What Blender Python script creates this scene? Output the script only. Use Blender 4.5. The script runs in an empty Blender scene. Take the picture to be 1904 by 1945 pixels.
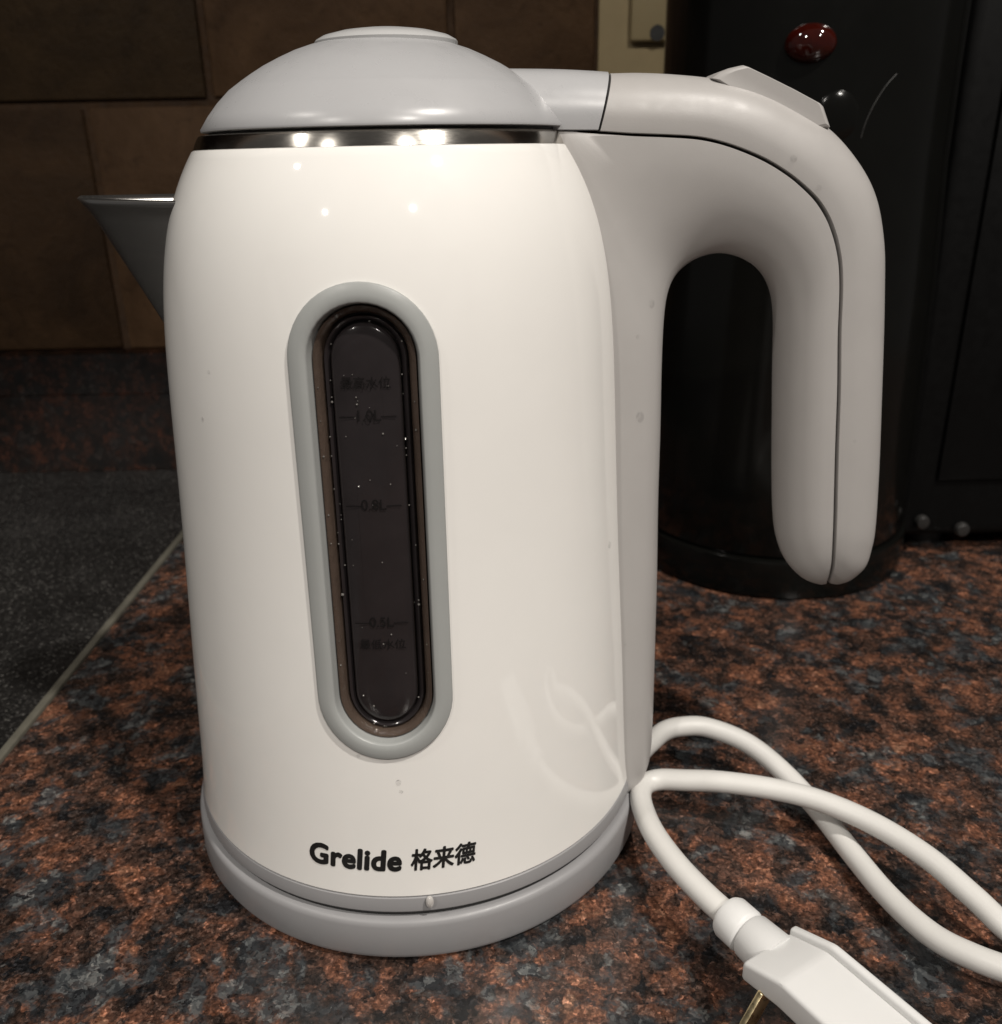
import bpy, bmesh, math, random
import numpy as np
from mathutils import Vector, Matrix
from mathutils.bvhtree import BVHTree

random.seed(7)
S = bpy.context.scene
COL = S.collection

# ------------------------------------------------------------------ camera
# fitted from the circles of the kettle: counter is z = 0, kettle axis is x = y = 0
FPX, PITCH, ROLL = 1703.15, 0.3792, -0.0201          # focal length in units of a 1904 px wide frame
CAM = np.array([0.0303, -0.2696, 0.2161])
_cp, _sp, _cr, _sr = math.cos(PITCH), math.sin(PITCH), math.cos(ROLL), math.sin(ROLL)
FW = np.array([0, _cp, -_sp])
_R0, _U0 = np.array([1.0, 0, 0]), np.array([0, _sp, _cp])
RT, UP = _cr * _R0 + _sr * _U0, -_sr * _R0 + _cr * _U0
cd = bpy.data.cameras.new('camera')
cam = bpy.data.objects.new('camera', cd)
COL.objects.link(cam)
cd.sensor_fit = 'HORIZONTAL'
cd.sensor_width = 36.0
cd.lens = 36.0 * FPX / 1904.0
cd.clip_start, cd.clip_end = 0.01, 50
M = Matrix.Identity(4)
for i in range(3):
    M[i][0], M[i][1], M[i][2], M[i][3] = RT[i], UP[i], -FW[i], CAM[i]
cam.matrix_world = M
cd.dof.use_dof = True
cd.dof.focus_distance = 0.235
cd.dof.aperture_fstop = 20
S.camera = cam

# ------------------------------------------------------------------ light
w = bpy.data.worlds.new('World')
S.world = w
w.use_nodes = True
w.node_tree.nodes['Background'].inputs['Color'].default_value = (1.0, 0.95, 0.91, 1)
w.node_tree.nodes['Background'].inputs['Strength'].default_value = 0.07
S.view_settings.view_transform = 'Standard'
S.view_settings.look = 'None'
S.view_settings.exposure = 0.0
S.view_settings.gamma = 1.0
S.view_settings.use_curve_mapping = False

# four ceiling downlights, placed where their glints on the kettle's shoulder reflect to
for (lx, ly, p) in ((-1.10, -0.67, 8), (-1.03, -1.82, 19), (0.66, -1.78, 31), (0.74, -0.69, 31)):
    ld = bpy.data.lights.new('ceiling_downlight', 'AREA')
    ld.shape = 'DISK'
    ld.size = 0.075
    ld.energy = p
    ld.color = (1.0, 0.945, 0.875)
    lo = bpy.data.objects.new('ceiling_downlight', ld)
    lo.location = (lx, ly, 1.71)
    COL.objects.link(lo)

# ------------------------------------------------------------------ helpers
def ray(x, y):
    v = FW + RT * (x - 952) / FPX + UP * (972.5 - y) / FPX
    return v / np.linalg.norm(v)

def at(x, y, ax, val):
    """point where the sight line of a pixel meets the plane axis[ax] = val"""
    v = ray(x, y)
    return CAM + v * ((val - CAM[ax]) / v[ax])

def link(name, me, mat=None, parent=None):
    o = bpy.data.objects.new(name, me)
    COL.objects.link(o)
    if mat is not None and not me.materials:
        me.materials.append(mat)
    if parent is not None:
        o.parent = parent
    return o

def finish(name, bm, mat, parent=None, sharp=35, loc=None):
    bmesh.ops.recalc_face_normals(bm, faces=bm.faces[:])
    a = math.radians(sharp)
    for f in bm.faces:
        f.smooth = True
    for e in bm.edges:
        if len(e.link_faces) == 2 and e.calc_face_angle(0) > a:
            e.smooth = False
    me = bpy.data.meshes.new(name)
    bm.to_mesh(me)
    bm.free()
    o = link(name, me, mat, parent)
    if loc is not None:
        o.location = loc
    return o

def empty(name, loc=(0, 0, 0)):
    o = bpy.data.objects.new(name, None)
    o.empty_display_size = 0.02
    o.location = loc
    COL.objects.link(o)
    return o

def tag(o, label, cat, group=None):
    o['label'] = label
    o['category'] = cat
    if group:
        o['group'] = group
    return o

def loft(rings, closed=True, cap0=True, cap1=True, bm=None):
    bm = bm or bmesh.new()
    vs = [[bm.verts.new(tuple(p)) for p in r] for r in rings]
    n = len(rings[0])
    for a, b in zip(vs[:-1], vs[1:]):
        for i in range(n if closed else n - 1):
            j = (i + 1) % n
            try:
                bm.faces.new((a[i], a[j], b[j], b[i]))
            except ValueError:
                pass
    if cap0:
        bm.faces.new(vs[0][::-1])
    if cap1:
        bm.faces.new(vs[-1])
    return bm

def lathe(prof, n=160, cx=0.0, cy=0.0, cap=False):
    rings = []
    for r, z in prof:
        rings.append([(cx + r * math.cos(2 * math.pi * i / n), cy + r * math.sin(2 * math.pi * i / n), z) for i in range(n)])
    return loft(rings, True, cap, cap)

def box(bm, lo, hi, bev=0.0, seg=2):
    r = bmesh.ops.create_cube(bm, size=1)
    vs = r['verts']
    for v in vs:
        v.co = Vector([lo[k] + (v.co[k] + 0.5) * (hi[k] - lo[k]) for k in range(3)])
    if bev > 0:
        es = list({e for v in vs for e in v.link_edges})
        bmesh.ops.bevel(bm, geom=es, offset=bev, segments=seg, profile=0.5, affect='EDGES')
    return bm

def catmull(pts, per=6):
    P = np.array(pts, float)
    P = np.vstack([2 * P[0] - P[1], P, 2 * P[-1] - P[-2]])
    out = []
    for i in range(1, len(P) - 2):
        p0, p1, p2, p3 = P[i - 1:i + 3]
        for k in range(per):
            t = k / per
            out.append(0.5 * (2 * p1 + (p2 - p0) * t + (2 * p0 - 5 * p1 + 4 * p2 - p3) * t * t + (3 * p1 - p0 - 3 * p2 + p3) * t ** 3))
    out.append(P[-2])
    return np.array(out)

def tube(pts, rad, n=14, caps=True):
    P = [Vector(p) for p in pts]
    rings = []
    nrm = None
    for i, p in enumerate(P):
        t = (P[min(i + 1, len(P) - 1)] - P[max(i - 1, 0)]).normalized()
        if nrm is None:
            nrm = t.orthogonal().normalized()
        nrm = (nrm - t * nrm.dot(t)).normalized()
        b = t.cross(nrm)
        r = rad[i] if hasattr(rad, '__len__') else rad
        rings.append([p + (nrm * math.cos(2 * math.pi * k / n) + b * math.sin(2 * math.pi * k / n)) * r for k in range(n)])
    return loft(rings, True, caps, caps)

# ------------------------------------------------------------------ materials
def mat(name):
    m = bpy.data.materials.new(name)
    m.use_nodes = True
    nt = m.node_tree
    return m, nt, nt.nodes['Principled BSDF']

def N(nt, kind, **kw):
    n = nt.nodes.new(kind)
    for k, v in kw.items():
        if k in n.inputs:
            n.inputs[k].default_value = v
        else:
            setattr(n, k, v)
    return n

def ramp(nt, stops, interp='LINEAR'):
    r = nt.nodes.new('ShaderNodeValToRGB')
    r.color_ramp.interpolation = interp
    e = r.color_ramp.elements
    while len(e) < len(stops):
        e.new(0.5)
    for el, (p, c) in zip(e, stops):
        el.position = p
        el.color = (c[0], c[1], c[2], 1) if hasattr(c, '__len__') else (c, c, c, 1)
    return r

def coords(nt, scale=(1, 1, 1), loc=(0, 0, 0)):
    tc = nt.nodes.new('ShaderNodeTexCoord')
    mp = nt.nodes.new('ShaderNodeMapping')
    mp.inputs['Scale'].default_value = scale
    mp.inputs['Location'].default_value = loc
    nt.links.new(tc.outputs['Object'], mp.inputs['Vector'])
    return mp.outputs['Vector']

def noise(nt, vec, scale, detail=4, rough=0.55, dist=0.0):
    n = N(nt, 'ShaderNodeTexNoise', Scale=scale, Detail=detail, Roughness=rough, Distortion=dist)
    nt.links.new(vec, n.inputs['Vector'])
    return n.outputs['Fac']

def mix(nt, fac, a, b, blend='MIX'):
    m = nt.nodes.new('ShaderNodeMix')
    m.data_type = 'RGBA'
    m.blend_type = blend
    for sock, v in ((m.inputs[0], fac), (m.inputs[6], a), (m.inputs[7], b)):
        if hasattr(v, 'links') or hasattr(v, 'is_linked'):
            nt.links.new(v, sock)
        elif hasattr(v, '__len__'):
            sock.default_value = (v[0], v[1], v[2], 1)
        else:
            sock.default_value = v
    return m.outputs[2]

def bump(nt, bsdf, h, strength, dist):
    b = N(nt, 'ShaderNodeBump', Strength=strength, Distance=dist)
    nt.links.new(h, b.inputs['Height'])
    nt.links.new(b.outputs['Normal'], bsdf.inputs['Normal'])

def plastic(name, col, rough, coat=0.0, var=0.03, micro=0.0, spec=0.5, sss=0.0):
    m, nt, b = mat(name)
    v = coords(nt)
    f = noise(nt, v, 60, 5, 0.6)
    r = ramp(nt, [(0.3, [c * (1 - var) for c in col]), (0.7, [min(1, c * (1 + var)) for c in col])])
    nt.links.new(f, r.inputs[0])
    nt.links.new(r.outputs[0], b.inputs['Base Color'])
    f2 = noise(nt, v, 190, 4, 0.6)
    rr = ramp(nt, [(0.3, rough * 0.85), (0.75, rough * 1.2)])
    nt.links.new(f2, rr.inputs[0])
    nt.links.new(rr.outputs[0], b.inputs['Roughness'])
    b.inputs['Specular IOR Level'].default_value = spec
    b.inputs['Coat Weight'].default_value = coat
    b.inputs['Coat Roughness'].default_value = 0.04
    if micro:
        bump(nt, b, noise(nt, v, 2600, 2, 0.5), micro, 0.0002)
    return m

def metal(name, col, rough, streak=None):
    m, nt, b = mat(name)
    v = coords(nt, streak or (1, 1, 1))
    f = noise(nt, v, 400, 5, 0.65)
    r = ramp(nt, [(0.25, [c * 0.82 for c in col]), (0.75, col)])
    nt.links.new(f, r.inputs[0])
    nt.links.new(r.outputs[0], b.inputs['Base Color'])
    rr = ramp(nt, [(0.25, rough * 0.7), (0.75, rough * 1.3)])
    nt.links.new(f, rr.inputs[0])
    nt.links.new(rr.outputs[0], b.inputs['Roughness'])
    b.inputs['Metallic'].default_value = 1.0
    return m

M_BODY = plastic('glossy_white_enamel', (0.83, 0.815, 0.785), 0.5, coat=0.9, var=0.01, spec=0.15)
M_LID = plastic('lid_plastic', (0.405, 0.406, 0.414), 0.30, var=0.015, micro=0.02)
M_KNOB = plastic('lid_disc_plastic', (0.46, 0.46, 0.46), 0.26, var=0.015)
M_HANDLE = plastic('handle_plastic', (0.395, 0.380, 0.368), 0.42, var=0.02, micro=0.08)
M_BASE = plastic('base_plastic', (0.275, 0.272, 0.278), 0.40, var=0.02, micro=0.05)
M_FRAME = plastic('gauge_frame_plastic', (0.33, 0.34, 0.332), 0.38, var=0.02, micro=0.04)
M_STEEL = metal('brushed_steel', (0.62, 0.59, 0.54), 0.22, (1, 1, 30))
_b = M_STEEL.node_tree.nodes['Principled BSDF']
_t = M_STEEL.node_tree.nodes.new('ShaderNodeTangent'); _t.direction_type = 'RADIAL'; _t.axis = 'Z'
M_STEEL.node_tree.links.new(_t.outputs[0], _b.inputs['Tangent'])
_b.inputs['Anisotropic'].default_value = 0.85
_b.inputs['Anisotropic Rotation'].default_value = 0.25
M_SPOUT, nt, b = mat('spout_steel')
_r = ramp(nt, [(0.3, (0.52, 0.51, 0.495)), (0.7, (0.58, 0.565, 0.545))])
nt.links.new(noise(nt, coords(nt, (1, 1, 8)), 60, 3), _r.inputs[0])
nt.links.new(_r.outputs[0], b.inputs['Base Color'])
b.inputs['Metallic'].default_value = 0.97
b.inputs['Roughness'].default_value = 0.25
M_TRIM = plastic('trim_metal', (0.125, 0.118, 0.095), 0.4, var=0.25)
M_BRASS = metal('pin_brass', (0.80, 0.66, 0.40), 0.3)
M_CORD = plastic('cord_pvc', (0.64, 0.63, 0.605), 0.42, var=0.03, micro=0.03)
M_PLUG = plastic('plug_pvc', (0.68, 0.68, 0.672), 0.45, var=0.02, micro=0.05)
M_KNOB2 = plastic('dull_grey_plastic', (0.022, 0.021, 0.020), 0.4, var=0.1)
M_INK = plastic('black_ink', (0.008, 0.008, 0.008), 0.45, var=0.0)
M_GAP = plastic('dark_gap', (0.02, 0.02, 0.02), 0.6, var=0.0)
M_CAVITY = plastic('gauge_cavity', (0.030, 0.024, 0.021), 0.35, var=0.15)
M_MARK = plastic('gauge_print', (0.008, 0.007, 0.007), 0.7, var=0.0, spec=0.1)
M_BLACK = plastic('gloss_black_plastic', (0.004, 0.004, 0.0035), 0.15, coat=0.0, spec=0.35, var=0.1)
M_BLACK2 = plastic('satin_black_plastic', (0.003, 0.003, 0.003), 0.5, var=0.1, spec=0.12)
M_CREAM = plastic('cream_wall', (0.36, 0.28, 0.15), 0.6, var=0.06)
M_SOCKET = plastic('socket_plastic', (0.34, 0.27, 0.15), 0.4, var=0.03)
M_GROUT = plastic('grout', (0.050, 0.025, 0.010), 0.9, var=0.3)
M_BLOCKER = plastic('blocker_brown', (0.10, 0.06, 0.035), 0.5, var=0.2)

def smoked(name, col, tr, rough):
    m, nt, b = mat(name)
    v = coords(nt)
    r = ramp(nt, [(0.3, [c * 0.8 for c in col]), (0.7, col)])
    nt.links.new(noise(nt, v, 120, 4), r.inputs[0])
    nt.links.new(r.outputs[0], b.inputs['Base Color'])
    b.inputs['Transmission Weight'].default_value = tr
    b.inputs['Roughness'].default_value = rough
    b.inputs['IOR'].default_value = 1.46
    return m

M_PANE = smoked('smoked_window', (0.030, 0.025, 0.026), 0.25, 0.13)
M_LIP = smoked('amber_window_lip', (0.15, 0.108, 0.085), 0.5, 0.06)
_nt = M_LIP.node_tree
bump(_nt, _nt.nodes['Principled BSDF'], noise(_nt, coords(_nt, (1, 1, 0.35)), 420, 4, 0.7), 0.9, 0.0006)
_nt = M_PANE.node_tree
bump(_nt, _nt.nodes['Principled BSDF'], noise(_nt, coords(_nt), 160, 4, 0.6), 0.25, 0.0004)
M_WATER, nt, b = mat('water')
tb = nt.nodes.new('ShaderNodeBsdfTransparent'); tb.inputs[0].default_value = (0.985, 0.985, 0.985, 1)
gb = N(nt, 'ShaderNodeBsdfGlossy', Roughness=0.02)
fz = N(nt, 'ShaderNodeValue'); fz.outputs[0].default_value = 0.045
mx = nt.nodes.new('ShaderNodeMixShader')
nt.links.new(fz.outputs[0], mx.inputs[0]); nt.links.new(tb.outputs[0], mx.inputs[1]); nt.links.new(gb.outputs[0], mx.inputs[2])
wb = N(nt, 'ShaderNodeTexNoise', Scale=900.0)
nt.links.new(coords(nt), wb.inputs['Vector'])
bp = N(nt, 'ShaderNodeBump', Strength=0.1, Distance=0.0002)
nt.links.new(wb.outputs['Fac'], bp.inputs['Height']); nt.links.new(bp.outputs['Normal'], gb.inputs['Normal'])
nt.links.new(mx.outputs[0], nt.nodes['Material Output'].inputs['Surface'])

M_BEAD = plastic('condensation_bead', (0.16, 0.15, 0.14), 0.08, var=0.1, coat=1.0)

m, nt, b = mat('red_lens')
M_RED = m
rr = ramp(nt, [(0.2, (0.014, 0.0015, 0.001)), (0.8, (0.036, 0.0035, 0.0015))])
nt.links.new(noise(nt, coords(nt), 150), rr.inputs[0])
nt.links.new(rr.outputs[0], b.inputs['Base Color'])
b.inputs['Roughness'].default_value = 0.06
b.inputs['Coat Weight'].default_value = 0.5

def granite(name, dark=1.0):
    m, nt, b = mat(name)
    L = nt.links.new
    v = coords(nt)
    wn = N(nt, 'ShaderNodeTexNoise', Scale=260.0, Detail=3.0, Roughness=0.6)
    L(v, wn.inputs['Vector'])
    vm = nt.nodes.new('ShaderNodeVectorMath'); vm.operation = 'MULTIPLY_ADD'
    vm.inputs[1].default_value = (0.006, 0.006, 0.006)
    L(wn.outputs['Color'], vm.inputs[0]); L(v, vm.inputs[2])
    wv = vm.outputs[0]
    vs = N(nt, 'ShaderNodeTexVoronoi', Scale=260.0); L(wv, vs.inputs['Vector'])
    vf = N(nt, 'ShaderNodeTexVoronoi', Scale=720.0); L(wv, vf.inputs['Vector'])
    def ch(vor, k):
        s = nt.nodes.new('ShaderNodeSeparateColor'); L(vor.outputs['Color'], s.inputs[0]); return s.outputs[k]
    # crystal clusters: dark mica, brown and reddish feldspar
    tone = noise(nt, wv, 68, 6, 0.6, 0.4)
    cell = nt.nodes.new('ShaderNodeMath'); cell.operation = 'MULTIPLY_ADD'
    cell.inputs[1].default_value = 0.17; cell.inputs[2].default_value = -0.085
    L(ch(vs, 0), cell.inputs[0])
    ad = nt.nodes.new('ShaderNodeMath'); ad.operation = 'ADD'; L(tone, ad.inputs[0]); L(cell.outputs[0], ad.inputs[1])
    c1 = ramp(nt, [(0.33, (0.011, 0.011, 0.012)), (0.42, (0.026, 0.018, 0.015)), (0.48, (0.050, 0.030, 0.023)), (0.55, (0.085, 0.043, 0.030)), (0.64, (0.155, 0.066, 0.039)), (0.76, (0.20, 0.108, 0.070))])
    L(ad.outputs[0], c1.inputs[0])
    fine = ramp(nt, [(0.28, 0.35), (0.47, 0.85), (0.58, 1.20), (0.68, 1.9), (0.78, 3.0)])
    L(noise(nt, v, 760, 3, 0.62, 0.3), fine.inputs[0])
    base = mix(nt, 1.0, c1.outputs[0], fine.outputs[0], 'MULTIPLY')
    fl = ramp(nt, [(0.0, 0.5), (0.4, 0.9), (0.75, 1.1), (0.9, 1.7), (1.0, 3.0)])
    vg = N(nt, 'ShaderNodeTexVoronoi', Scale=980.0); L(wv, vg.inputs['Vector'])
    L(ch(vg, 0), fl.inputs[0])
    base = mix(nt, 0.9, base, fl.outputs[0], 'MULTIPLY')
    # grey-blue quartz and mica patches
    q = noise(nt, coords(nt, loc=(3.1, 1.7, 0.4)), 66, 6, 0.64, 0.4)
    qr = ramp(nt, [(0.50, 0.0), (0.60, 0.9)]); L(q, qr.inputs[0])
    c2 = ramp(nt, [(0.0, (0.007, 0.008, 0.009)), (0.45, (0.022, 0.025, 0.028)), (0.75, (0.055, 0.060, 0.063)), (0.95, (0.12, 0.127, 0.126)), (1.0, (0.20, 0.20, 0.19))])
    gs = nt.nodes.new('ShaderNodeMath'); gs.operation = 'MULTIPLY_ADD'; gs.inputs[1].default_value = 0.45
    L(ch(vf, 1), gs.inputs[0])
    g2 = nt.nodes.new('ShaderNodeMath'); g2.operation = 'MULTIPLY'; g2.inputs[1].default_value = 0.62
    L(ch(vs, 2), g2.inputs[0]); L(g2.outputs[0], gs.inputs[2])
    L(gs.outputs[0], c2.inputs[0])
    base = mix(nt, qr.outputs[0], base, c2.outputs[0])
    sp = ramp(nt, [(0.54, 1.0), (0.68, 0.22)]); L(noise(nt, v, 330, 4, 0.65), sp.inputs[0])
    base = mix(nt, 0.85, base, sp.outputs[0], 'MULTIPLY')
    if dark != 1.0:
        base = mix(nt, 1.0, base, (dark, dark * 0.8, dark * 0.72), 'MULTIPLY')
    L(base, b.inputs['Base Color'])
    ro = ramp(nt, [(0.3, 0.12), (0.7, 0.26)]); L(noise(nt, v, 90, 5, 0.6), ro.inputs[0])
    L(ro.outputs[0], b.inputs['Roughness'])
    b.inputs['Specular IOR Level'].default_value = 0.45
    bump(nt, b, noise(nt, wv, 900, 3, 0.6), 0.12, 0.0003)
    return m

M_GRANITE = granite('tan_brown_granite')
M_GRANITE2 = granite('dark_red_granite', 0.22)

m, nt, b = mat('black_speckled_composite')
M_HOB = m
v = coords(nt)
vo = N(nt, 'ShaderNodeTexVoronoi', Scale=1100.0)
nt.links.new(v, vo.inputs['Vector'])
sc = nt.nodes.new('ShaderNodeSeparateColor')
nt.links.new(vo.outputs['Color'], sc.inputs[0])
r1 = ramp(nt, [(0.0, (0.007, 0.007, 0.007)), (0.72, (0.020, 0.019, 0.018)), (0.93, (0.045, 0.043, 0.041)), (1.0, (0.14, 0.135, 0.125))])
nt.links.new(sc.outputs[0], r1.inputs[0])
r2 = ramp(nt, [(0.35, 0.55), (0.65, 1.2)])
nt.links.new(noise(nt, v, 14, 5, 0.6), r2.inputs[0])
nt.links.new(mix(nt, 1.0, r1.outputs[0], r2.outputs[0], 'MULTIPLY'), b.inputs['Base Color'])
b.inputs['Roughness'].default_value = 0.42
bump(nt, b, noise(nt, v, 1300, 3), 0.25, 0.0004)

def tile_mat(name, c0, c1, seed):
    m, nt, b = mat(name)
    v = coords(nt, loc=(seed * 3.7, seed * 1.3, seed * 2.1))
    f = noise(nt, v, 16, 8, 0.66, 0.8)
    r = ramp(nt, [(0.3, c0), (0.5, [(a + d) / 2 for a, d in zip(c0, c1)]), (0.72, c1)])
    nt.links.new(f, r.inputs[0])
    g = ramp(nt, [(0.55, 1.0), (0.72, 0.55)])
    nt.links.new(noise(nt, v, 70, 6, 0.7, 1.0), g.inputs[0])
    nt.links.new(mix(nt, 0.8, r.outputs[0], g.outputs[0], 'MULTIPLY'), b.inputs['Base Color'])
    b.inputs['Roughness'].default_value = 0.6
    b.inputs['Specular IOR Level'].default_value = 0.15
    bump(nt, b, noise(nt, v, 60, 7, 0.7), 0.6, 0.003)
    return m

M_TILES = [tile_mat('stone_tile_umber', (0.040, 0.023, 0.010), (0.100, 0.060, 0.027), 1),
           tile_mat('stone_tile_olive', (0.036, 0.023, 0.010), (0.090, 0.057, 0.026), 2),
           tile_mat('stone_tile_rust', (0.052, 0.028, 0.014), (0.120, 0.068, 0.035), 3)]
M_TILES_DARK_FALLOFF = [tile_mat('stone_tile_dark_falloff', (0.020, 0.012, 0.006), (0.056, 0.034, 0.016), 4), tile_mat('stone_tile_dark_rust_falloff', (0.022, 0.012, 0.006), (0.062, 0.034, 0.016), 5)]  # darker left stones, with the wall's light falloff painted into their colour

# ------------------------------------------------------------------ the setting: counter, upstand, tiled wall
TX = -0.1659
YW = 0.38
bm = bmesh.new()
box(bm, (TX, -0.75, -0.035), (1.0, YW, 0.0))
o = finish('counter', bm, M_GRANITE)
o['kind'] = 'structure'

bm = bmesh.new()                                     # upstand with a small step below its top
pts = [(YW, -0.03), (YW, 0.0565), (YW + 0.0006, 0.057), (YW + 0.0022, 0.0572), (YW + 0.0022, 0.0865), (YW + 0.0075, 0.088), (YW + 0.022, 0.088), (YW + 0.022, -0.03)]
loft([[(x, y, z) for y, z in pts] for x in (-1.1, 1.0)], bm=bm)
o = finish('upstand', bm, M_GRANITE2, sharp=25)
o['kind'] = 'structure'

YT = YW + 0.017
bm = bmesh.new()
box(bm, (-1.1, YT - 0.0012, 0.05), (1.0, YT + 0.05, 0.75))
wall = finish('wall', bm, M_GROUT)
wall['kind'] = 'structure'
rows = [(0.0885, 0.2505, -0.2440), (0.2555, 0.4175, -0.1590), (0.4225, 0.5585, -0.244)]
TW = 0.163
GAPX = 0.0050
for ri, (z0, z1, xj) in enumerate(rows):
    for k in range(-5, 4):
        x0, x1 = xj + k * TW + GAPX / 2, xj + (k + 1) * TW - GAPX / 2
        if x0 > 0.098:
            continue
        x1 = min(x1, 0.098)
        if x1 - x0 < 0.01:
            continue
        bm = bmesh.new()
        dz = random.uniform(-0.0008, 0.0008)
        box(bm, (x0 - (x0 + x1) / 2, -0.004 + dz, -(z1 - z0) / 2), (x1 - (x0 + x1) / 2, 0.0042, (z1 - z0) / 2), 0.0016, 2)
        for vtx in bm.verts:
            vtx.co.x += random.uniform(-0.0005, 0.0005)
            vtx.co.z += random.uniform(-0.0005, 0.0005)
        finish('tile', bm, random.choice(M_TILES_DARK_FALLOFF if x1 < -0.14 else M_TILES), wall, loc=((x0 + x1) / 2, YT, (z0 + z1) / 2))

bm = bmesh.new()
box(bm, (0.1005, YT - 0.004, 0.0885), (0.175, YT + 0.0042, 0.62), 0.0015)
cream = finish('cream_strip', bm, M_CREAM, wall)
cream['label'] = 'plain cream strip of wall beside the brown stone tiles'

sock = empty('socket_plate', (0.0, 0.0, 0.0))
a0, a1 = at(1196, 80, 1, YT - 0.006), at(1285, 20, 1, YT - 0.006)
bm = bmesh.new()
box(bm, (a0[0], YT - 0.0105, a0[2]), (a1[0] + 0.03, YT - 0.0042, a0[2] + 0.085), 0.0018, 3)
finish('face_plate', bm, M_SOCKET, sock)
h = at(1249, 62, 1, YT - 0.011)
for dx, dz in ((0, 0), (0.022, 0), (0.011, 0.03)):
    bm = lathe([(0.0, 0.0), (0.0042, 0.0), (0.0048, 0.0004), (0.0048, 0.0012), (0.0, 0.0012)], 24)
    o = finish('socket_hole', bm, M_GAP, sock)
    o.rotation_euler = (math.radians(90), 0, 0)
    o.location = (h[0] + dx, YT - 0.0100, h[2] + dz)
tag(sock, 'cream wall socket plate on the pale strip of wall', 'socket')

# unseen cabinet-shaped blocker added above the counter (out of frame); it keeps the ceiling lights off the tiles
blocker = empty('unseen_light_blocker', (0, 0, 0))
bm = bmesh.new(); box(bm, (-1.1, 0.05, 0.56), (1.0, YT + 0.004, 0.58), 0.002); finish('blocker_bottom', bm, M_BLOCKER, blocker)
bm = bmesh.new(); box(bm, (-1.1, 0.071, 0.5805), (1.0, YT + 0.0035, 1.2), 0.002); finish('blocker_core', bm, M_BLOCKER, blocker)
for k in range(4):
    bm = bmesh.new(); box(bm, (-1.098 + k * 0.525, 0.05, 0.5815), (-1.098 + k * 0.525 + 0.521, 0.070, 1.198), 0.002); finish('door', bm, M_BLOCKER, blocker)  # front slabs of the added light blocker
tag(blocker, 'added unseen blocker above the counter, shading the tiles', 'cabinet')

# black speckled inset with its metal edge
hob = empty('inset_panel', (TX, 0, 0))
bm = bmesh.new()
box(bm, (-0.70, -0.55, -0.030), (-0.0040, YW - 0.0005, -0.0020), 0.001)
finish('speckled_surface', bm, M_HOB, hob)
bm = bmesh.new()
box(bm, (-0.0040, -0.55, -0.02), (-0.0002, YW - 0.0005, 0.0014), 0.0006, 2)
finish('metal_edge', bm, M_TRIM, hob)
tag(hob, 'black speckled panel with thin metal edge set into the granite counter', 'panel')

# ------------------------------------------------------------------ kettle
ZN = [0.0224, 0.0289, 0.0467, 0.0646, 0.0824, 0.1002, 0.118, 0.1359, 0.1537, 0.1715, 0.1804, 0.1893, 0.1983, 0.2072, 0.2125, 0.218]
RN = [.0750, .0742, .0732, .0720, .0707, .0695, .0685, .0673, .0661, .0651, .0642, .0626, .0605, .0575, .0549, .0517]
PC = np.polyfit(ZN, RN, 7)
DPC = np.polyder(PC)
rf = lambda z: float(np.polyval(PC, z))

kettle = empty('electric_kettle', (0, 0, 0.0151))
tag(kettle, 'white electric kettle with pale grey lid, loop handle and water gauge, standing on its base', 'kettle')
KP = Vector((0, 0, 0.0151))
def kpart(name, bm, m, parent=None, sharp=35):
    o = finish(name, bm, m, parent or kettle, sharp)
    if parent is None:
        o.location = -KP
    return o

def surf(u, z, off=0.0):
    """u: arc length along the body from the gauge side, z: height"""
    r = rf(z)
    a = u / r
    dr = float(np.polyval(DPC, z))
    nl = math.hypot(1, dr)
    R = r + off / nl
    return Vector((R * math.sin(a), -R * math.cos(a), z - off * dr / nl))

UC = -0.0010
ZG0, ZG1 = 0.0672, 0.1902                            # outer ends of the gauge frame
def stadium(hw, za, zb, n=96, frac=None):
    """points (u, z) of an upright stadium outline, by perimeter fraction starting at the bottom"""
    l = (zb - za) - 2 * hw
    per = 2 * l + 2 * math.pi * hw
    out = []
    for i in (range(n) if frac is None else range(len(frac))):
        s = (i / n if frac is None else frac[i]) * per
        q = math.pi * hw / 2
        if s < q:
            a = s / hw; out.append((UC + hw * math.sin(a), za + hw - hw * math.cos(a)))
        elif s < q + l:
            out.append((UC + hw, za + hw + (s - q)))
        elif s < 3 * q + l:
            a = (s - q - l) / hw; out.append((UC + hw * math.cos(a), zb - hw + hw * math.sin(a)))
        elif s < 3 * q + 2 * l:
            out.append((UC - hw, zb - hw - (s - 3 * q - l)))
        else:
            a = (s - 3 * q - 2 * l) / hw; out.append((UC - hw * math.cos(a), za + hw - hw * math.sin(a)))
    return out

# body shell: a lathe grid with a real opening for the gauge
NA, ZB, ZTOP = 180, 0.0226, 0.2182
zs = list(np.linspace(ZB, ZTOP, 112))
bm = bmesh.new()
grid = {}
def gv(i, j):
    i %= NA
    if (i, j) not in grid:
        a = 2 * math.pi * i / NA
        r = rf(zs[j])
        grid[(i, j)] = bm.verts.new((r * math.sin(a), -r * math.cos(a), zs[j]))
    return grid[(i, j)]
ja = max(j for j, z in enumerate(zs) if z < ZG0 - 0.004)
jb = min(j for j, z in enumerate(zs) if z > ZG1 + 0.004)
IH = 11
for i in range(NA):
    for j in range(len(zs) - 1):
        ii = i if i < NA / 2 else i - NA
        if -IH <= ii < IH and ja <= j < jb:
            continue
        bm.faces.new((gv(i, j), gv(i + 1, j), gv(i + 1, j + 1), gv(i, j + 1)))
rect = [(i, ja) for i in range(0, IH)] + [(IH, j) for j in range(ja, jb)] + [(i, jb) for i in range(IH, -IH, -1)] + [(-IH, j) for j in range(jb, ja, -1)] + [(i, ja) for i in range(-IH, 0)]
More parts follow.
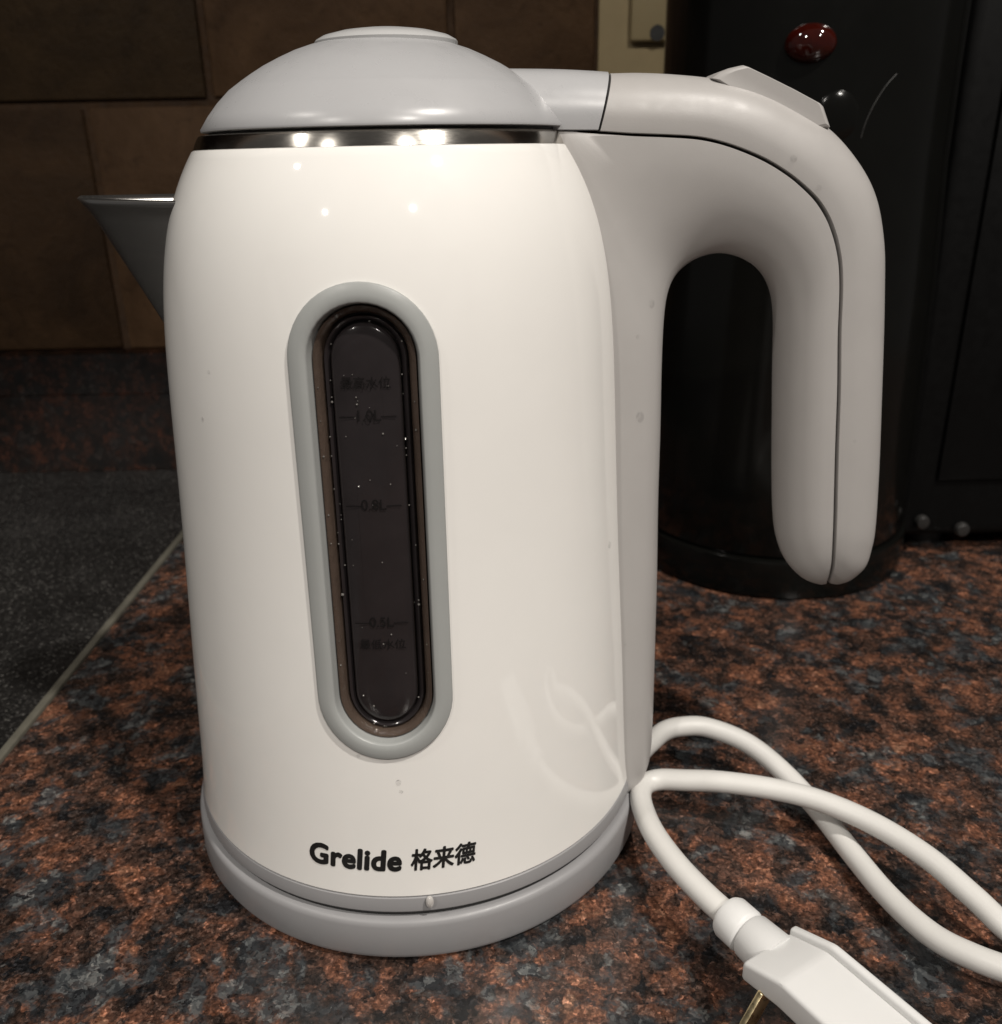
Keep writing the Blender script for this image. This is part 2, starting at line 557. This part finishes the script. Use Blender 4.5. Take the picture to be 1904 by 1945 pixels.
n1, n2, n3 = IH, IH + (jb - ja), 3 * IH + (jb - ja)
HW, ZI0, ZI1 = 0.0150, ZG0 + 0.0028, ZG1 - 0.0028    # opening, hidden under the frame
l = (ZI1 - ZI0) - 2 * HW; per = 2 * l + 2 * math.pi * HW; q = math.pi * HW / 2
fr = []
for k in range(len(rect)):
    if k < n1: s = q * k / n1
    elif k < n2: s = q + l * (k - n1) / (n2 - n1)
    elif k < n3: s = q + l + 2 * q * (k - n2) / (n3 - n2)
    elif k < n3 + (jb - ja): s = 3 * q + l + l * (k - n3) / (jb - ja)
    else: s = 3 * q + 2 * l + q * (k - n3 - (jb - ja)) / IH
    fr.append(s / per)
sta = stadium(HW, ZI0, ZI1, frac=fr)
prev = [gv(*r) for r in rect]
rz = []
for (i, j) in rect:
    a = 2 * math.pi * i / NA
    rz.append((a * rf(zs[j]), zs[j]))
for t in (0.34, 0.68, 1.0):
    cur = [bm.verts.new(surf(r[0] * (1 - t) + s[0] * t, r[1] * (1 - t) + s[1] * t)) for r, s in zip(rz, sta)]
    for k in range(len(cur)):
        kk = (k + 1) % len(cur)
        bm.faces.new((prev[k], prev[kk], cur[kk], cur[k]))
    prev = cur
inner = [bm.verts.new(surf(s[0], s[1], -0.004)) for s in sta]
for k in range(len(inner)):
    kk = (k + 1) % len(inner)
    bm.faces.new((prev[k], prev[kk], inner[kk], inner[k]))
# fold the top and bottom edges inwards
for j, steps in ((0, [(-0.0006, -0.0005), (-0.004, -0.0006)]), (len(zs) - 1, [(-0.0008, 0.0005), (-0.004, 0.0006)])):
    pr = [gv(i, j) for i in range(NA)]
    for dr, dz in steps:
        cu = []
        for i in range(NA):
            a = 2 * math.pi * i / NA; r = rf(zs[j]) + dr
            cu.append(bm.verts.new((r * math.sin(a), -r * math.cos(a), zs[j] + dz)))
        for i in range(NA):
            bm.faces.new((pr[i], pr[(i + 1) % NA], cu[(i + 1) % NA], cu[i]))
        pr = cu
body = kpart('body', bm, M_BODY, sharp=50)
body['label'] = 'glossy white rounded body shell'

# grey skirt below the body, and the dark recess under it
kpart('skirt', lathe([(0.060, 0.0222), (0.0742, 0.0222), (0.0750, 0.0217), (0.0755, 0.0195), (0.0755, 0.0176), (0.0750, 0.0169), (0.0738, 0.0167), (0.060, 0.0167)]), M_BASE)
kpart('foot_ring', lathe([(0.0, 0.0166), (0.0742, 0.0166), (0.0742, 0.0152), (0.0, 0.0153)]), M_GAP)

# steel rim
kpart('rim_band', lathe([(0.044, 0.2184), (0.0506, 0.2184), (0.0511, 0.2186), (0.05075, 0.2195), (0.0503, 0.2204), (0.04975, 0.2213), (0.0494, 0.2218), (0.0490, 0.2220), (0.044, 0.2220)]), M_STEEL)

# lid
LX = 0.0010
lid = kpart('lid', lathe([(0.0, 0.2227), (0.0484, 0.2227), (0.0494, 0.2229), (0.0495, 0.2235), (0.0472, 0.2267), (0.0445, 0.2298), (0.0416, 0.2325), (0.0411, 0.23295), (0.0406, 0.23325), (0.0396, 0.23395),
                 (0.0378, 0.23515), (0.0354, 0.23665), (0.0320, 0.2386), (0.0280, 0.2405), (0.0240, 0.2422), (0.0200, 0.2435), (0.0150, 0.2447), (0.0, 0.2455)], cx=LX), M_LID, sharp=60)
lid['label'] = 'pale grey domed lid'
kpart('lid_seal', lathe([(0.0, 0.2226), (0.0475, 0.2226), (0.0475, 0.22205), (0.0, 0.22205)], cx=LX), M_GAP)
o = kpart('lid_disc', lathe([(0.0, 0.2420), (0.0183, 0.2420), (0.0190, 0.2440), (0.0191, 0.2444), (0.0187, 0.2449), (0.0170, 0.2458), (0.0130, 0.2468), (0.0080, 0.2475), (0.0, 0.2478)], cx=LX + 0.0012), M_KNOB, lid)

# handle: rings between traced edge lines, unprojected on the planes they lie in
def shell_rings(keys, per, m=12, both=None):
    """keys: (sx, sy, ex, ey, W, n, yfrac): seam pixel, edge pixel, half depth, roundness, where on the depth the edge pixel lies"""
    K = catmull(keys, per)
    rings = []
    for sx, sy, ex, ey, W, n, yf in K:
        W = max(W, 0.0004)
        s = at(sx, sy, 1, -W); e = at(ex, ey, 1, -W * yf)
        s2, e2 = np.array([s[0], s[2]]), np.array([e[0], e[2]])
        d = e2 - s2
        ring = []
        prof = []
        L = max(np.linalg.norm(d), 1e-5)
        fil = min(0.0007, 0.2 * L)
        prof.append((0.0, 0.93 if W > 0.004 else 0.8))
        prof.append((0.3 * fil / L, 0.975 if W > 0.004 else 0.85))
        for k in range(1, m + 1):
            ph = (math.pi / 2) * k / m
            prof.append((fil / L + (1 - fil / L) * math.sin(ph) ** (2 / n), max(math.cos(ph), 0) ** (2 / n)))
        for a, c in prof:
            p = s2 + d * a
            ring.append((p[0], -W * c, p[1]))
        for a, c in prof[::-1][1:]:
            p = s2 + d * a
            ring.append((p[0], W * c, p[1]))
        rings.append(ring)
    if both:
        A_ = np.array(rings)
        wgt = np.ones(A_.shape[1])
        mm = m + 2
        for j in range(A_.shape[1]):
            d = min(j, A_.shape[1] - 1 - j)
            wgt[j] = min(1.0, d / 5.0)
        edge = A_.shape[1] // 2
        for j in range(-2, 3):
            wgt[edge + j] *= abs(j) / 3.0
        for _ in range(both):
            Sm = A_.copy()
            Sm[1:-1] = (A_[:-2] + 2 * A_[1:-1] + A_[2:]) / 4
            w_ = wgt[None, :, None].copy() * np.ones((len(A_), 1, 1))
            w_ *= np.exp(-((np.arange(len(A_)) - 65) / 14.0) ** 4)[:, None, None]
            A_ = A_ * (1 - w_) + Sm * w_
        rings = A_.tolist()
    return rings

outer = [  # seam x, seam y, edge x, edge y, W, n
    (1141, 249, 1157, 140, .0158, 2.4), (1202, 253, 1212, 139, .0160, 2.4), (1268, 255.5, 1277, 142, .0160, 2.4), (1325, 259, 1347, 149, .0160, 2.4),
    (1370, 268, 1402, 160, .0160, 2.4), (1415, 283, 1452, 178, .0160, 2.4), (1460, 303, 1502, 202, .0160, 2.3), (1500, 328, 1552, 232, .0160, 2.3),
    (1530, 352, 1582, 257, .0160, 2.3), (1556, 378, 1612, 292, .0160, 2.3), (1575.5, 408, 1637, 330, .0160, 2.3), (1588, 439, 1654, 370, .0160, 2.3),
    (1596, 470, 1664, 415, .0160, 2.3), (1601, 505, 1670, 475, .0160, 2.3), (1602, 555, 1670, 550, .0160, 2.3), (1599, 630, 1669, 625, .0160, 2.3),
    (1598, 740, 1665, 756, .0160, 2.3), (1594, 860, 1661, 880, .0158, 2.3), (1591, 986, 1655, 986, .0152, 2.3), (1589, 1036, 1649, 1030, .0144, 2.2),
    (1587, 1068, 1638, 1064, .0128, 2.2), (1583, 1090, 1615, 1090, .0100, 2.1), (1578, 1102, 1594, 1103, .0060, 2.0), (1576, 1107, 1580, 1107, .0015, 2.0)]
grip = kpart('handle_grip', loft(shell_rings([k + (0.0,) for k in outer], 5)), M_HANDLE, sharp=40)
grip['label'] = 'outer grip shell of the handle'

P = 32
innr = [
    (1181 - P, 1499, 1184, 1502, .0255, 3.5, .7), (1180 - P, 1489, 1221, 1488, .0262, 3.5, .7), (1180 - P, 1467, 1236, 1467, .0262, 3.5, .7), (1179 - P, 1430, 1244, 1432, .0262, 3.6, .7),
    (1179 - P, 1340, 1248, 1360, .0255, 3.6, .7), (1179 - P, 1220, 1251.5, 1249, .0243, 3.6, .7), (1176 - P, 1060, 1256, 1096, .0228, 3.6, .7), (1174 - P, 930, 1258, 960, .0214, 3.6, .7),
    (1172 - P, 780, 1262, 830, .0200, 3.6, .7), (1168 - P, 640, 1265, 710, .0188, 3.4, .7), (1158 - P, 520, 1267, 630, .0178, 3.0, .6), (1100, 415, 1268, 580, .0170, 2.7, .45),
    (1076, 330, 1269, 552, .0164, 2.5, .3), (1030, 253.5, 1274, 532, .0160, 2.4, .2), (1139, 254, 1290, 508, .0160, 2.3, .1), (1202, 258, 1312, 491, .0160, 2.2, 0),
    (1268, 260.5, 1345, 481, .0160, 2.2, 0), (1325, 264.5, 1375, 481, .0160, 2.2, 0), (1370, 273.5, 1398, 486, .0160, 2.2, 0), (1414, 288.5, 1418, 495, .0160, 2.2, 0),
    (1458, 308.5, 1436, 507, .0160, 2.2, 0), (1498, 333.5, 1450, 522, .0160, 2.2, 0), (1527, 357.5, 1459, 537, .0160, 2.2, 0), (1551.5, 383, 1466, 553, .0160, 2.2, 0),
    (1570.5, 413, 1471, 572, .0160, 2.2, 0), (1582.5, 443, 1474, 595, .0160, 2.2, 0), (1590.5, 473, 1475, 615, .0160, 2.2, 0), (1595.5, 507, 1476, 642, .0160, 2.3, 0),
    (1596.5, 557, 1475.5, 680, .0160, 2.4, 0), (1593.5, 640, 1474.5, 740, .0160, 2.4, 0), (1592.5, 740, 1474, 800, .0160, 2.4, 0), (1588.5, 860, 1473, 894, .0158, 2.4, 0),
    (1585.5, 986, 1473.5, 986, .0152, 2.3, 0), (1583.5, 1036, 1480, 1033, .0144, 2.2, 0), (1581.5, 1068, 1494, 1066, .0128, 2.2, 0), (1577.5, 1090, 1518, 1091, .0100, 2.1, 0),
    (1573, 1102, 1545, 1103, .0060, 2.0, 0), (1572, 1107, 1566, 1107.5, .0015, 2.0, 0)]
shell = kpart('handle_shell', loft(shell_rings(innr, 5, both=160)), M_HANDLE, sharp=40)
shell['label'] = 'inner handle shell flowing down along the body'

# lid tongue that meets the handle
tng = [(900, 246, 900, 131, .0166, 2.5, 0), (960, 246.5, 960, 131, .0164, 2.5, 0), (1030, 247, 1035, 131.5, .0162, 2.4, 0), (1080, 247, 1085, 133, .0160, 2.4, 0), (1120, 247, 1130, 135.5, .0158, 2.4, 0), (1137, 247, 1152.5, 137, .0157, 2.4, 0)]
o = kpart('hinge_tongue', loft(shell_rings(tng, 5)), M_LID, lid, sharp=40)

# rocker switch on the handle's shoulder
sw = [(1345, 150), (1360, 139), (1380, 131), (1404, 125.5), (1412, 128), (1450, 146), (1500, 171), (1550, 198), (1556, 204), (1562, 222), (1569, 243), (1535, 250), (1470, 215), (1400, 185)]
sw2 = [at(x, y, 1, -0.004) for x, y in sw]
cx_, cz_ = np.mean([p[0] for p in sw2]), np.mean([p[2] for p in sw2])
rings = []
for y, k in ((-0.0092, .88), (-0.0089, .94), (-0.0080, .985), (-0.0060, 1.0), (0.0060, 1.0), (0.0080, .985), (0.0089, .94), (0.0092, .88)):
    rings.append([(cx_ + (p[0] - cx_) * k, y, cz_ + (p[2] - cz_) * k) for p in sw2])
kpart('switch', loft(rings), M_HANDLE, sharp=22)

# spout: a folded steel lip, open at the top
rings = []
for k in range(31):
    t = k / 30.0
    z = 0.2066 - 0.0405 * t
    tip = -(0.0858 - (0.0858 - 0.0652) * t ** 0.95)
    root = -0.040
    hw = 0.0215 * (1 - t) ** 0.8 + 0.0035
    row = []
    for i in range(-16, 17):
        s = i / 16.0
        x = tip + (root - tip) * (abs(s) ** 1.7)
        lip = 1.0 + 0.05 * max(0.0, 1 - t * 10)
        row.append((x * (1 + 0.010 * max(0.0, 1 - t * 10)), hw * 1.25 * lip * s * (1.0 - 0.1 * abs(s)), z + 0.0010 * (1 - t) * (1 - abs(s))))
    rings.append(row)
bm = loft(rings, closed=False, cap0=False, cap1=False)
spout = kpart('spout', bm, M_SPOUT)
md = spout.modifiers.new('Solidify', 'SOLIDIFY'); md.thickness = 0.0010; md.offset = -1
spout['label'] = 'pointed stainless steel pouring lip'

# water gauge -----------------------------------------------------
def stad_rings(rows, n=120):
    return [[surf(u, z, off) for u, z in stadium(hw, ZG0 + (HWF - hw), ZG1 - (HWF - hw), n)] for hw, off in rows]
HWF = 0.0178
gf = kpart('gauge_frame', loft(stad_rings([(0.0178, -0.0006), (0.0178, 0.0003), (0.01765, 0.0007), (0.0173, 0.0009), (0.0150, 0.0010), (0.0135, 0.0009), (0.0132, 0.0006), (0.0131, 0.0), (0.0130, -0.0065)]), cap0=False, cap1=False), M_FRAME, sharp=50)
gf['label'] = 'matte grey oval frame around the water gauge'
gw = kpart('gauge_window', loft(stad_rings([(0.01295, -0.0064), (0.0100, -0.0064), (0.0060, -0.0066)]), cap0=False, cap1=True), M_CAVITY, sharp=60)
gw['label'] = 'dark smoked water gauge window'
def gpart(name, rows, m, cap=False):
    o = finish(name, loft(stad_rings(rows), cap0=False, cap1=cap), m, gw, 50)
    return o
gpart('window_lip', [(0.0129, -0.0063), (0.0129, -0.0030), (0.0126, -0.0022), (0.0119, -0.0024), (0.0112, -0.0036), (0.0110, -0.0063)], M_LIP)
gpart('window_lip', [(0.0108, -0.0063), (0.0107, -0.0046), (0.0103, -0.0039), (0.0097, -0.0042), (0.0092, -0.0050), (0.0090, -0.0063)], M_PANE)
gpart('pane', [(0.0087, -0.0063), (0.0087, -0.0042), (0.0084, -0.0036), (0.0078, -0.0033), (0.0040, -0.0031)], M_PANE, True)

bm = bmesh.new()
rnd = random.Random(3)
for k in range(70):
    if k < 46:
        hw = rnd.choice((0.0118, 0.0103, 0.0091)); q = stadium(hw, ZG0 + (HWF - hw), ZG1 - (HWF - hw), 400)[rnd.randrange(400)]
        off = {0.0118: -0.0023, 0.0103: -0.0038, 0.0091: -0.0040}[hw]
    else:
        q = (UC + rnd.uniform(-.007, .007), rnd.uniform(ZG0 + .012, ZG1 - .010)); off = -0.0031
    c = surf(q[0], q[1], off); r = rnd.uniform(.00012, .00030) * (1.5 if rnd.random() < .12 else 1)
    g = bmesh.ops.create_icosphere(bm, subdivisions=1, radius=r)
    for v_ in g['verts']:
        v_.co += c
o = finish('condensation', bm, M_BEAD, gw, 60)
o['kind'] = 'stuff'

def text_mesh(body, size, bold, shear=0.0, spacing=1.0):
    cu = bpy.data.curves.new('t', 'FONT')
    cu.body = body
    cu.size = size
    cu.offset = bold
    cu.shear = shear
    cu.space_character = spacing
    cu.resolution_u = 4
    ob = bpy.data.objects.new('t', cu)
    COL.objects.link(ob)
    dg = bpy.context.evaluated_depsgraph_get()
    me = bpy.data.meshes.new_from_object(ob.evaluated_get(dg))
    bpy.data.objects.remove(ob)
    bm = bmesh.new()
    bm.from_mesh(me)
    return bm

def wrap_text(name, body, u0, u1, z0, z1, off, m, parent, bold=0.0, shear=0.0, spacing=1.0, thick=0.0):
    bm = text_mesh(body, 1.0, 0.0, shear, spacing)
    if bold:
        src = bm.copy()
        for k in range(8):
            me = bpy.data.meshes.new('tmp')
            cp_ = src.copy()
            a = 2 * math.pi * k / 8
            bmesh.ops.translate(cp_, verts=cp_.verts[:], vec=(bold * math.cos(a), bold * math.sin(a), 0.02 * (k + 1)))
            cp_.to_mesh(me); cp_.free()
            bm.from_mesh(me)
        src.free()
    bmesh.ops.triangulate(bm, faces=bm.faces[:])
    bmesh.ops.subdivide_edges(bm, edges=[e for e in bm.edges if e.calc_length() > 0.25], cuts=2)
    xs = [v.co.x for v in bm.verts]; ys = [v.co.y for v in bm.verts]
    xa, xb, ya, yb = min(xs), max(xs), min(ys), max(ys)
    for v in bm.verts:
        v.co = surf(u0 + (v.co.x - xa) / (xb - xa) * (u1 - u0), z0 + (v.co.y - ya) / (yb - ya) * (z1 - z0), off + 0.0004 * v.co.z)
    o = finish(name, bm, m, parent)
    return o

o = wrap_text('lettering', 'Grelide', -0.0262, 0.0008, 0.0309, 0.0382, 0.00012, M_INK, kettle, 0.043, 0.12, 1.05)
o.location = -KP
o['label'] = 'black printed word Grelide'
o = wrap_text('lettering', '格来德', 0.0032, 0.0218, 0.0310, 0.0382, 0.00012, M_INK, kettle, 0.029, 0.12, 1.0)
o.location = -KP
o['label'] = 'three black printed Chinese characters'
GO = -0.00285
for txt, zc, hh, hwid in (('最高水位', 0.1672, .0028, .0062), ('—1.0L—', 0.1593, .0027, .0072), ('—0.8L—', 0.1370, .0027, .0072), ('—0.5L—', 0.1055, .0027, .0072), ('最低水位', 0.0993, .0028, .0062)):
    o = wrap_text('gauge_marking', txt, UC - hwid, UC + hwid, zc - hh / 2, zc + hh / 2, GO, M_MARK, gw, 0.0)

# ------------------------------------------------------------------ power base with cord and plug
pb = empty('power_base', (0, 0, 0))
tag(pb, 'round pale grey kettle base with white cord and moulded plug on the granite', 'power base')
finish('base_body', lathe([(0.0, 0.0012), (0.0755, 0.0012), (0.0768, 0.0018), (0.0775, 0.0035), (0.0772, 0.0130), (0.0769, 0.0142), (0.0761, 0.0149), (0.0748, 0.0151), (0.0, 0.0151)]), M_BASE, pb)
finish('foot_pad', lathe([(0.0, 0.0), (0.070, 0.0), (0.070, 0.0013), (0.0, 0.0013)]), M_GAP, pb)

CR = 0.0036
def cp(x, y, z):
    p = at(x, y, 2, z)
    return (p[0], p[1], p[2])
path = [(0.070, 0.004, 0.0080), (0.0785, 0.0045, 0.0092), (0.0832, 0.0055, 0.0132), cp(1262, 1389, .0176), cp(1296, 1380, .0192), cp(1345, 1382, .019), cp(1420, 1412, .016), cp(1490, 1468, .011), cp(1560, 1545, .0070),
        cp(1620, 1622, .0055), cp(1690, 1705, .0065), cp(1770, 1776, .0085), cp(1850, 1818, .0105), cp(1935, 1848, .012), cp(2030, 1870, .012), cp(2100, 1878, .010),
        cp(2130, 1850, .008), cp(2090, 1830, .007), cp(2000, 1800, .008), cp(1925, 1772, .011), cp(1850, 1704, .013), cp(1760, 1627, .0150), cp(1660, 1565, .0160), cp(1560, 1522, .0172), cp(1470, 1499, .0180), cp(1370, 1485, .0175), cp(1300, 1482, .0165), cp(1254, 1481, .0155),
        cp(1226, 1490, .0150), cp(1217, 1512, .0150), cp(1226, 1548, .0160), cp(1248, 1592, .0185), cp(1290, 1648, .0205), cp(1345, 1705, .0210), cp(1398, 1752, .0205)]
cpts = catmull(path, 8)
finish('cord', tube(cpts, CR, 16), M_CORD, pb)

plug = None
end = Vector(cpts[-1])
A = (Vector(cp(1660, 1990, .0200)) - Vector(cp(1400, 1752, .0205))); A.z = -0.0; A.normalize()
C_ = Vector((0, 0, 1)); B = A.cross(C_).normalized()            # B points away from the pins
if B.x < 0: B = -B
def pl(a, b_, c): return end + A * a + B * b_ + C_ * c
def plug_loft(secs):
    return loft([[pl(a, b_, c) for b_, c in sec] for a, sec in secs])
# strain relief: two stacked collars
def collar(rows, n=28):
    return loft([[pl(a, r * math.cos(2 * math.pi * k / n), r * math.sin(2 * math.pi * k / n)) for k in range(n)] for a, r in rows])
def hexa(b0, b1, c0, c1, ch=0.0):
    return [(b0, c0), (b1, c0), (b1, c1), (b0, c1)]
bm = plug_loft([(0.0130, hexa(-.0118, .0056, -.0010, .0050)), (0.0250, hexa(-.0118, .0056, .0010, .0095)), (0.0640, hexa(-.0118, .0056, .0010, .0095)), (0.0700, hexa(-.0100, .0056, .0010, .0070))])
bmesh.ops.bevel(bm, geom=bm.edges[:], offset=0.0013, segments=4, profile=0.5, affect='EDGES')
plug = finish('plug', bm, M_PLUG, pb, 30)
plug['label'] = 'white moulded plug body with bevelled shoulder'
finish('strain_relief', collar([(-.0035, .0037), (-.0030, .0056), (-.0018, .0062), (.0036, .0062), (.0042, .0058), (.0046, .0052), (.0050, .0058), (.0056, .0063), (.0150, .0068)]), M_PLUG, plug, 40)
bm = plug_loft([(0.0128, hexa(.0057, .0081, -.0060, .0060)), (0.0255, hexa(.0057, .0081, -.0075, .0108)), (0.0650, hexa(.0057, .0081, -.0075, .0108)), (0.0710, hexa(.0057, .0081, -.0060, .0080))])
bmesh.ops.bevel(bm, geom=bm.edges[:], offset=0.0009, segments=3, profile=0.5, affect='EDGES')
finish('flange', bm, M_PLUG, plug, 40)
for a in (0.0190, 0.0420):
    sec = [(-.0265, -.0175), (-.0210, -.0200), (-.0060, .0016), (-.0120, .0016)]
    bm = plug_loft([(a, sec), (a + .0018, sec)])
    bmesh.ops.bevel(bm, geom=bm.edges[:], offset=0.0005, segments=2, profile=0.5, affect='EDGES')
    finish('pin', bm, M_BRASS, plug)

# ------------------------------------------------------------------ black machines behind
QX, QY, QR = 0.1839, 0.2168, 0.0766
cm = empty('coffee_machine', (QX, QY, 0))
tag(cm, 'glossy black rounded coffee machine with red indicator behind the kettle handle', 'coffee machine')
def sup(r, z, n=120, e=2.0):
    out = []
    for k in range(n):
        a = 2 * math.pi * k / n
        c, s = math.cos(a), math.sin(a)
        out.append((r * math.copysign(abs(c) ** (2 / e), c), r * math.copysign(abs(s) ** (2 / e), s), z))
    return out
finish('machine_base', loft([sup(.0740, 0.0), sup(.0762, .0015), sup(.0766, .006), sup(.0766, .0195), sup(.0762, .0212), sup(.0748, .0220), sup(.0700, .0222)]), M_BLACK, cm)
finish('machine_body', loft([sup(.0700, .0224), sup(.0738, .0226), sup(.0746, .0240), sup(.0745, .06), sup(.0725, .15), sup(.0695, .21), sup(.0690, .25), sup(.0690, .315), sup(.0675, .322), sup(.0640, .326), sup(.054, .328)]), M_BLACK, cm)
def on_machine(x, y, r=0.0690):
    v = ray(x, y); P0 = CAM - np.array([QX, QY, 0])
    a = v[0] ** 2 + v[1] ** 2; bb = P0[0] * v[0] + P0[1] * v[1]; c = P0[0] ** 2 + P0[1] ** 2 - r * r
    disc = max(bb * bb - a * c, 0)
    return Vector(P0 + v * ((-bb - math.sqrt(disc)) / a))
def dome(name, pos, ru, rv, h, m, parent, n=32):
    nrm = Vector((pos.x, pos.y, 0)).normalized(); tu = Vector((-nrm.y, nrm.x, 0)); tv = Vector((0, 0, 1))
    rings = []
    for k in range(9):
        a = math.pi / 2 * k / 8
        c, s = max(math.cos(a), 0.01), math.sin(a)
        rings.append([pos + tu * (ru * c * math.cos(2 * math.pi * i / n)) + tv * (rv * c * math.sin(2 * math.pi * i / n)) + nrm * (h * s - 0.001) for i in range(n)])
    return finish(name, loft(rings), m, parent, 60)
dome('indicator', on_machine(1540, 82), .0105, .0078, .0060, M_RED, cm)['label'] = 'glossy red indicator lens'
dome('dial', on_machine(1590, 222), .0095, .0115, .0026, M_BLACK, cm)
arc = catmull([on_machine(x, y, .0692) for x, y in ((1636, 262), (1644, 235), (1660, 200), (1682, 165), (1704, 140))], 6)
finish('trim_line', tube(arc, 0.00025, 8), M_KNOB2, cm)

ab = empty('boxy_appliance', (0, 0, 0))
tag(ab, 'matte black boxy appliance standing beside the coffee machine', 'appliance')
bx0 = at(1742, 700, 1, 0.195)[0]
bm = bmesh.new(); box(bm, (bx0, 0.195, 0.010), (bx0 + 0.30, 0.365, 0.330), 0.008, 4); finish('housing', bm, M_BLACK2, ab)
bm = bmesh.new(); box(bm, (bx0 + 0.02, 0.1925, 0.045), (bx0 + 0.28, 0.1953, 0.300), 0.0012, 2); finish('door', bm, M_BLACK2, ab)
for x, y in ((1752, 992), (1828, 1006)):
    p = at(x, y, 1, 0.193)
    bm = lathe([(0.0, 0.0), (0.0036, 0.0), (0.0042, 0.0008), (0.0040, 0.0030), (0.0030, 0.0042), (0.0, 0.0045)], 28)
    o = finish('knob', bm, M_KNOB2, ab); o.rotation_euler = (math.radians(90), 0, 0); o.location = (p[0], 0.1952, p[2])
for dx in (0.03, 0.27):
    for yy in (0.22, 0.34):
        finish('foot', lathe([(0.0, 0.0), (0.010, 0.0), (0.011, 0.0105), (0.0, 0.0105)], 24, bx0 + dx, yy), M_GAP, ab)

# ------------------------------------------------------------------ water droplets
def bvh(o):
    me = o.data
    mw = Matrix.Translation(Vector((0, 0, 0)))
    return BVHTree.FromPolygons([v.co.copy() for v in me.vertices], [tuple(p.vertices) for p in me.polygons])
TREES = {'body': bvh(body), 'handle strip': bvh(shell), 'handle grip': bvh(grip)}
def droplet(x, y, where, size, el=1.0):
    v = Vector(ray(x, y))
    if where == 'counter':
        p, nrm = Vector(at(x, y, 2, 0.0)), Vector((0, 0, 1))
    else:
        p, nrm, _, _ = TREES[where].ray_cast(Vector(CAM), v)
        if p is None:
            return
        if nrm.dot(v) > 0: nrm = -nrm
    up = Vector((0, 0, 1)) if abs(nrm.z) < 0.9 else Vector((0, 1, 0))
    tu = up.cross(nrm).normalized(); tv = nrm.cross(tu)
    bm = bmesh.new()
    rings = []
    for k in range(7):
        a = math.pi / 2 * k / 6
        c, s = max(math.cos(a), .02), math.sin(a)
        rings.append([tu * (size * c * math.cos(2 * math.pi * i / 14)) + tv * (size * el * c * math.sin(2 * math.pi * i / 14)) + nrm * (size * .62 * s) for i in range(14)])
    loft(rings, bm=bm)
    o = finish('water_droplet', bm, M_WATER, None, 60, p)
    lab = {'body': 'clear water droplet clinging to the white kettle body', 'handle strip': 'clear water droplet on the pale grey handle strip beside the body',
           'handle grip': 'clear water droplet on the outer curve of the handle grip', 'counter': 'clear water droplet lying on the granite under the cord'}[where]
    tag(o, lab, 'droplet', None if where == 'counter' else 'water droplets on the ' + where)
for x, y, wh, s, el in ((397, 707, 'body', .00055, 1), (385, 797, 'body', .0005, 1.6), (681, 1436, 'body', .0005, 1), (757, 1487, 'body', .0008, 1.2), (762, 1504, 'body', .0006, 1), (1158, 1035, 'body', .0009, 1.4),
                        (1238, 577, 'handle strip', .0011, 1.15), (1216, 792, 'handle strip', .0013, 1.25), (1212, 640, 'handle strip', .0006, 1), (1188, 1225, 'handle strip', .0005, 1),
                        (1508, 301, 'handle grip', .0010, 1), (1556, 357, 'handle grip', .0009, 1), (1624, 838, 'handle grip', .0005, 1), (1510, 1541, 'counter', .0018, 1.2)):
    droplet(x, y, wh, s, el)
# the drip hanging from the skirt
p = at(817, 1712, 1, -0.0755)
bm = bmesh.new()
rings = []
for k in range(11):
    a = math.pi * k / 10 - math.pi / 2
    rings.append([(max(math.cos(a), .02) * .0012 * math.cos(2 * math.pi * i / 16), max(math.cos(a), .02) * .0009 * math.sin(2 * math.pi * i / 16), .0021 * math.sin(a)) for i in range(16)])
loft(rings, bm=bm)
o = finish('water_droplet', bm, plastic('water_drip', (0.50, 0.48, 0.46), 0.06, var=0.05, coat=1.0), None, 60, (p[0], -0.0758, p[2]))
tag(o, 'clear drip of water hanging from the lower edge of the kettle', 'droplet')
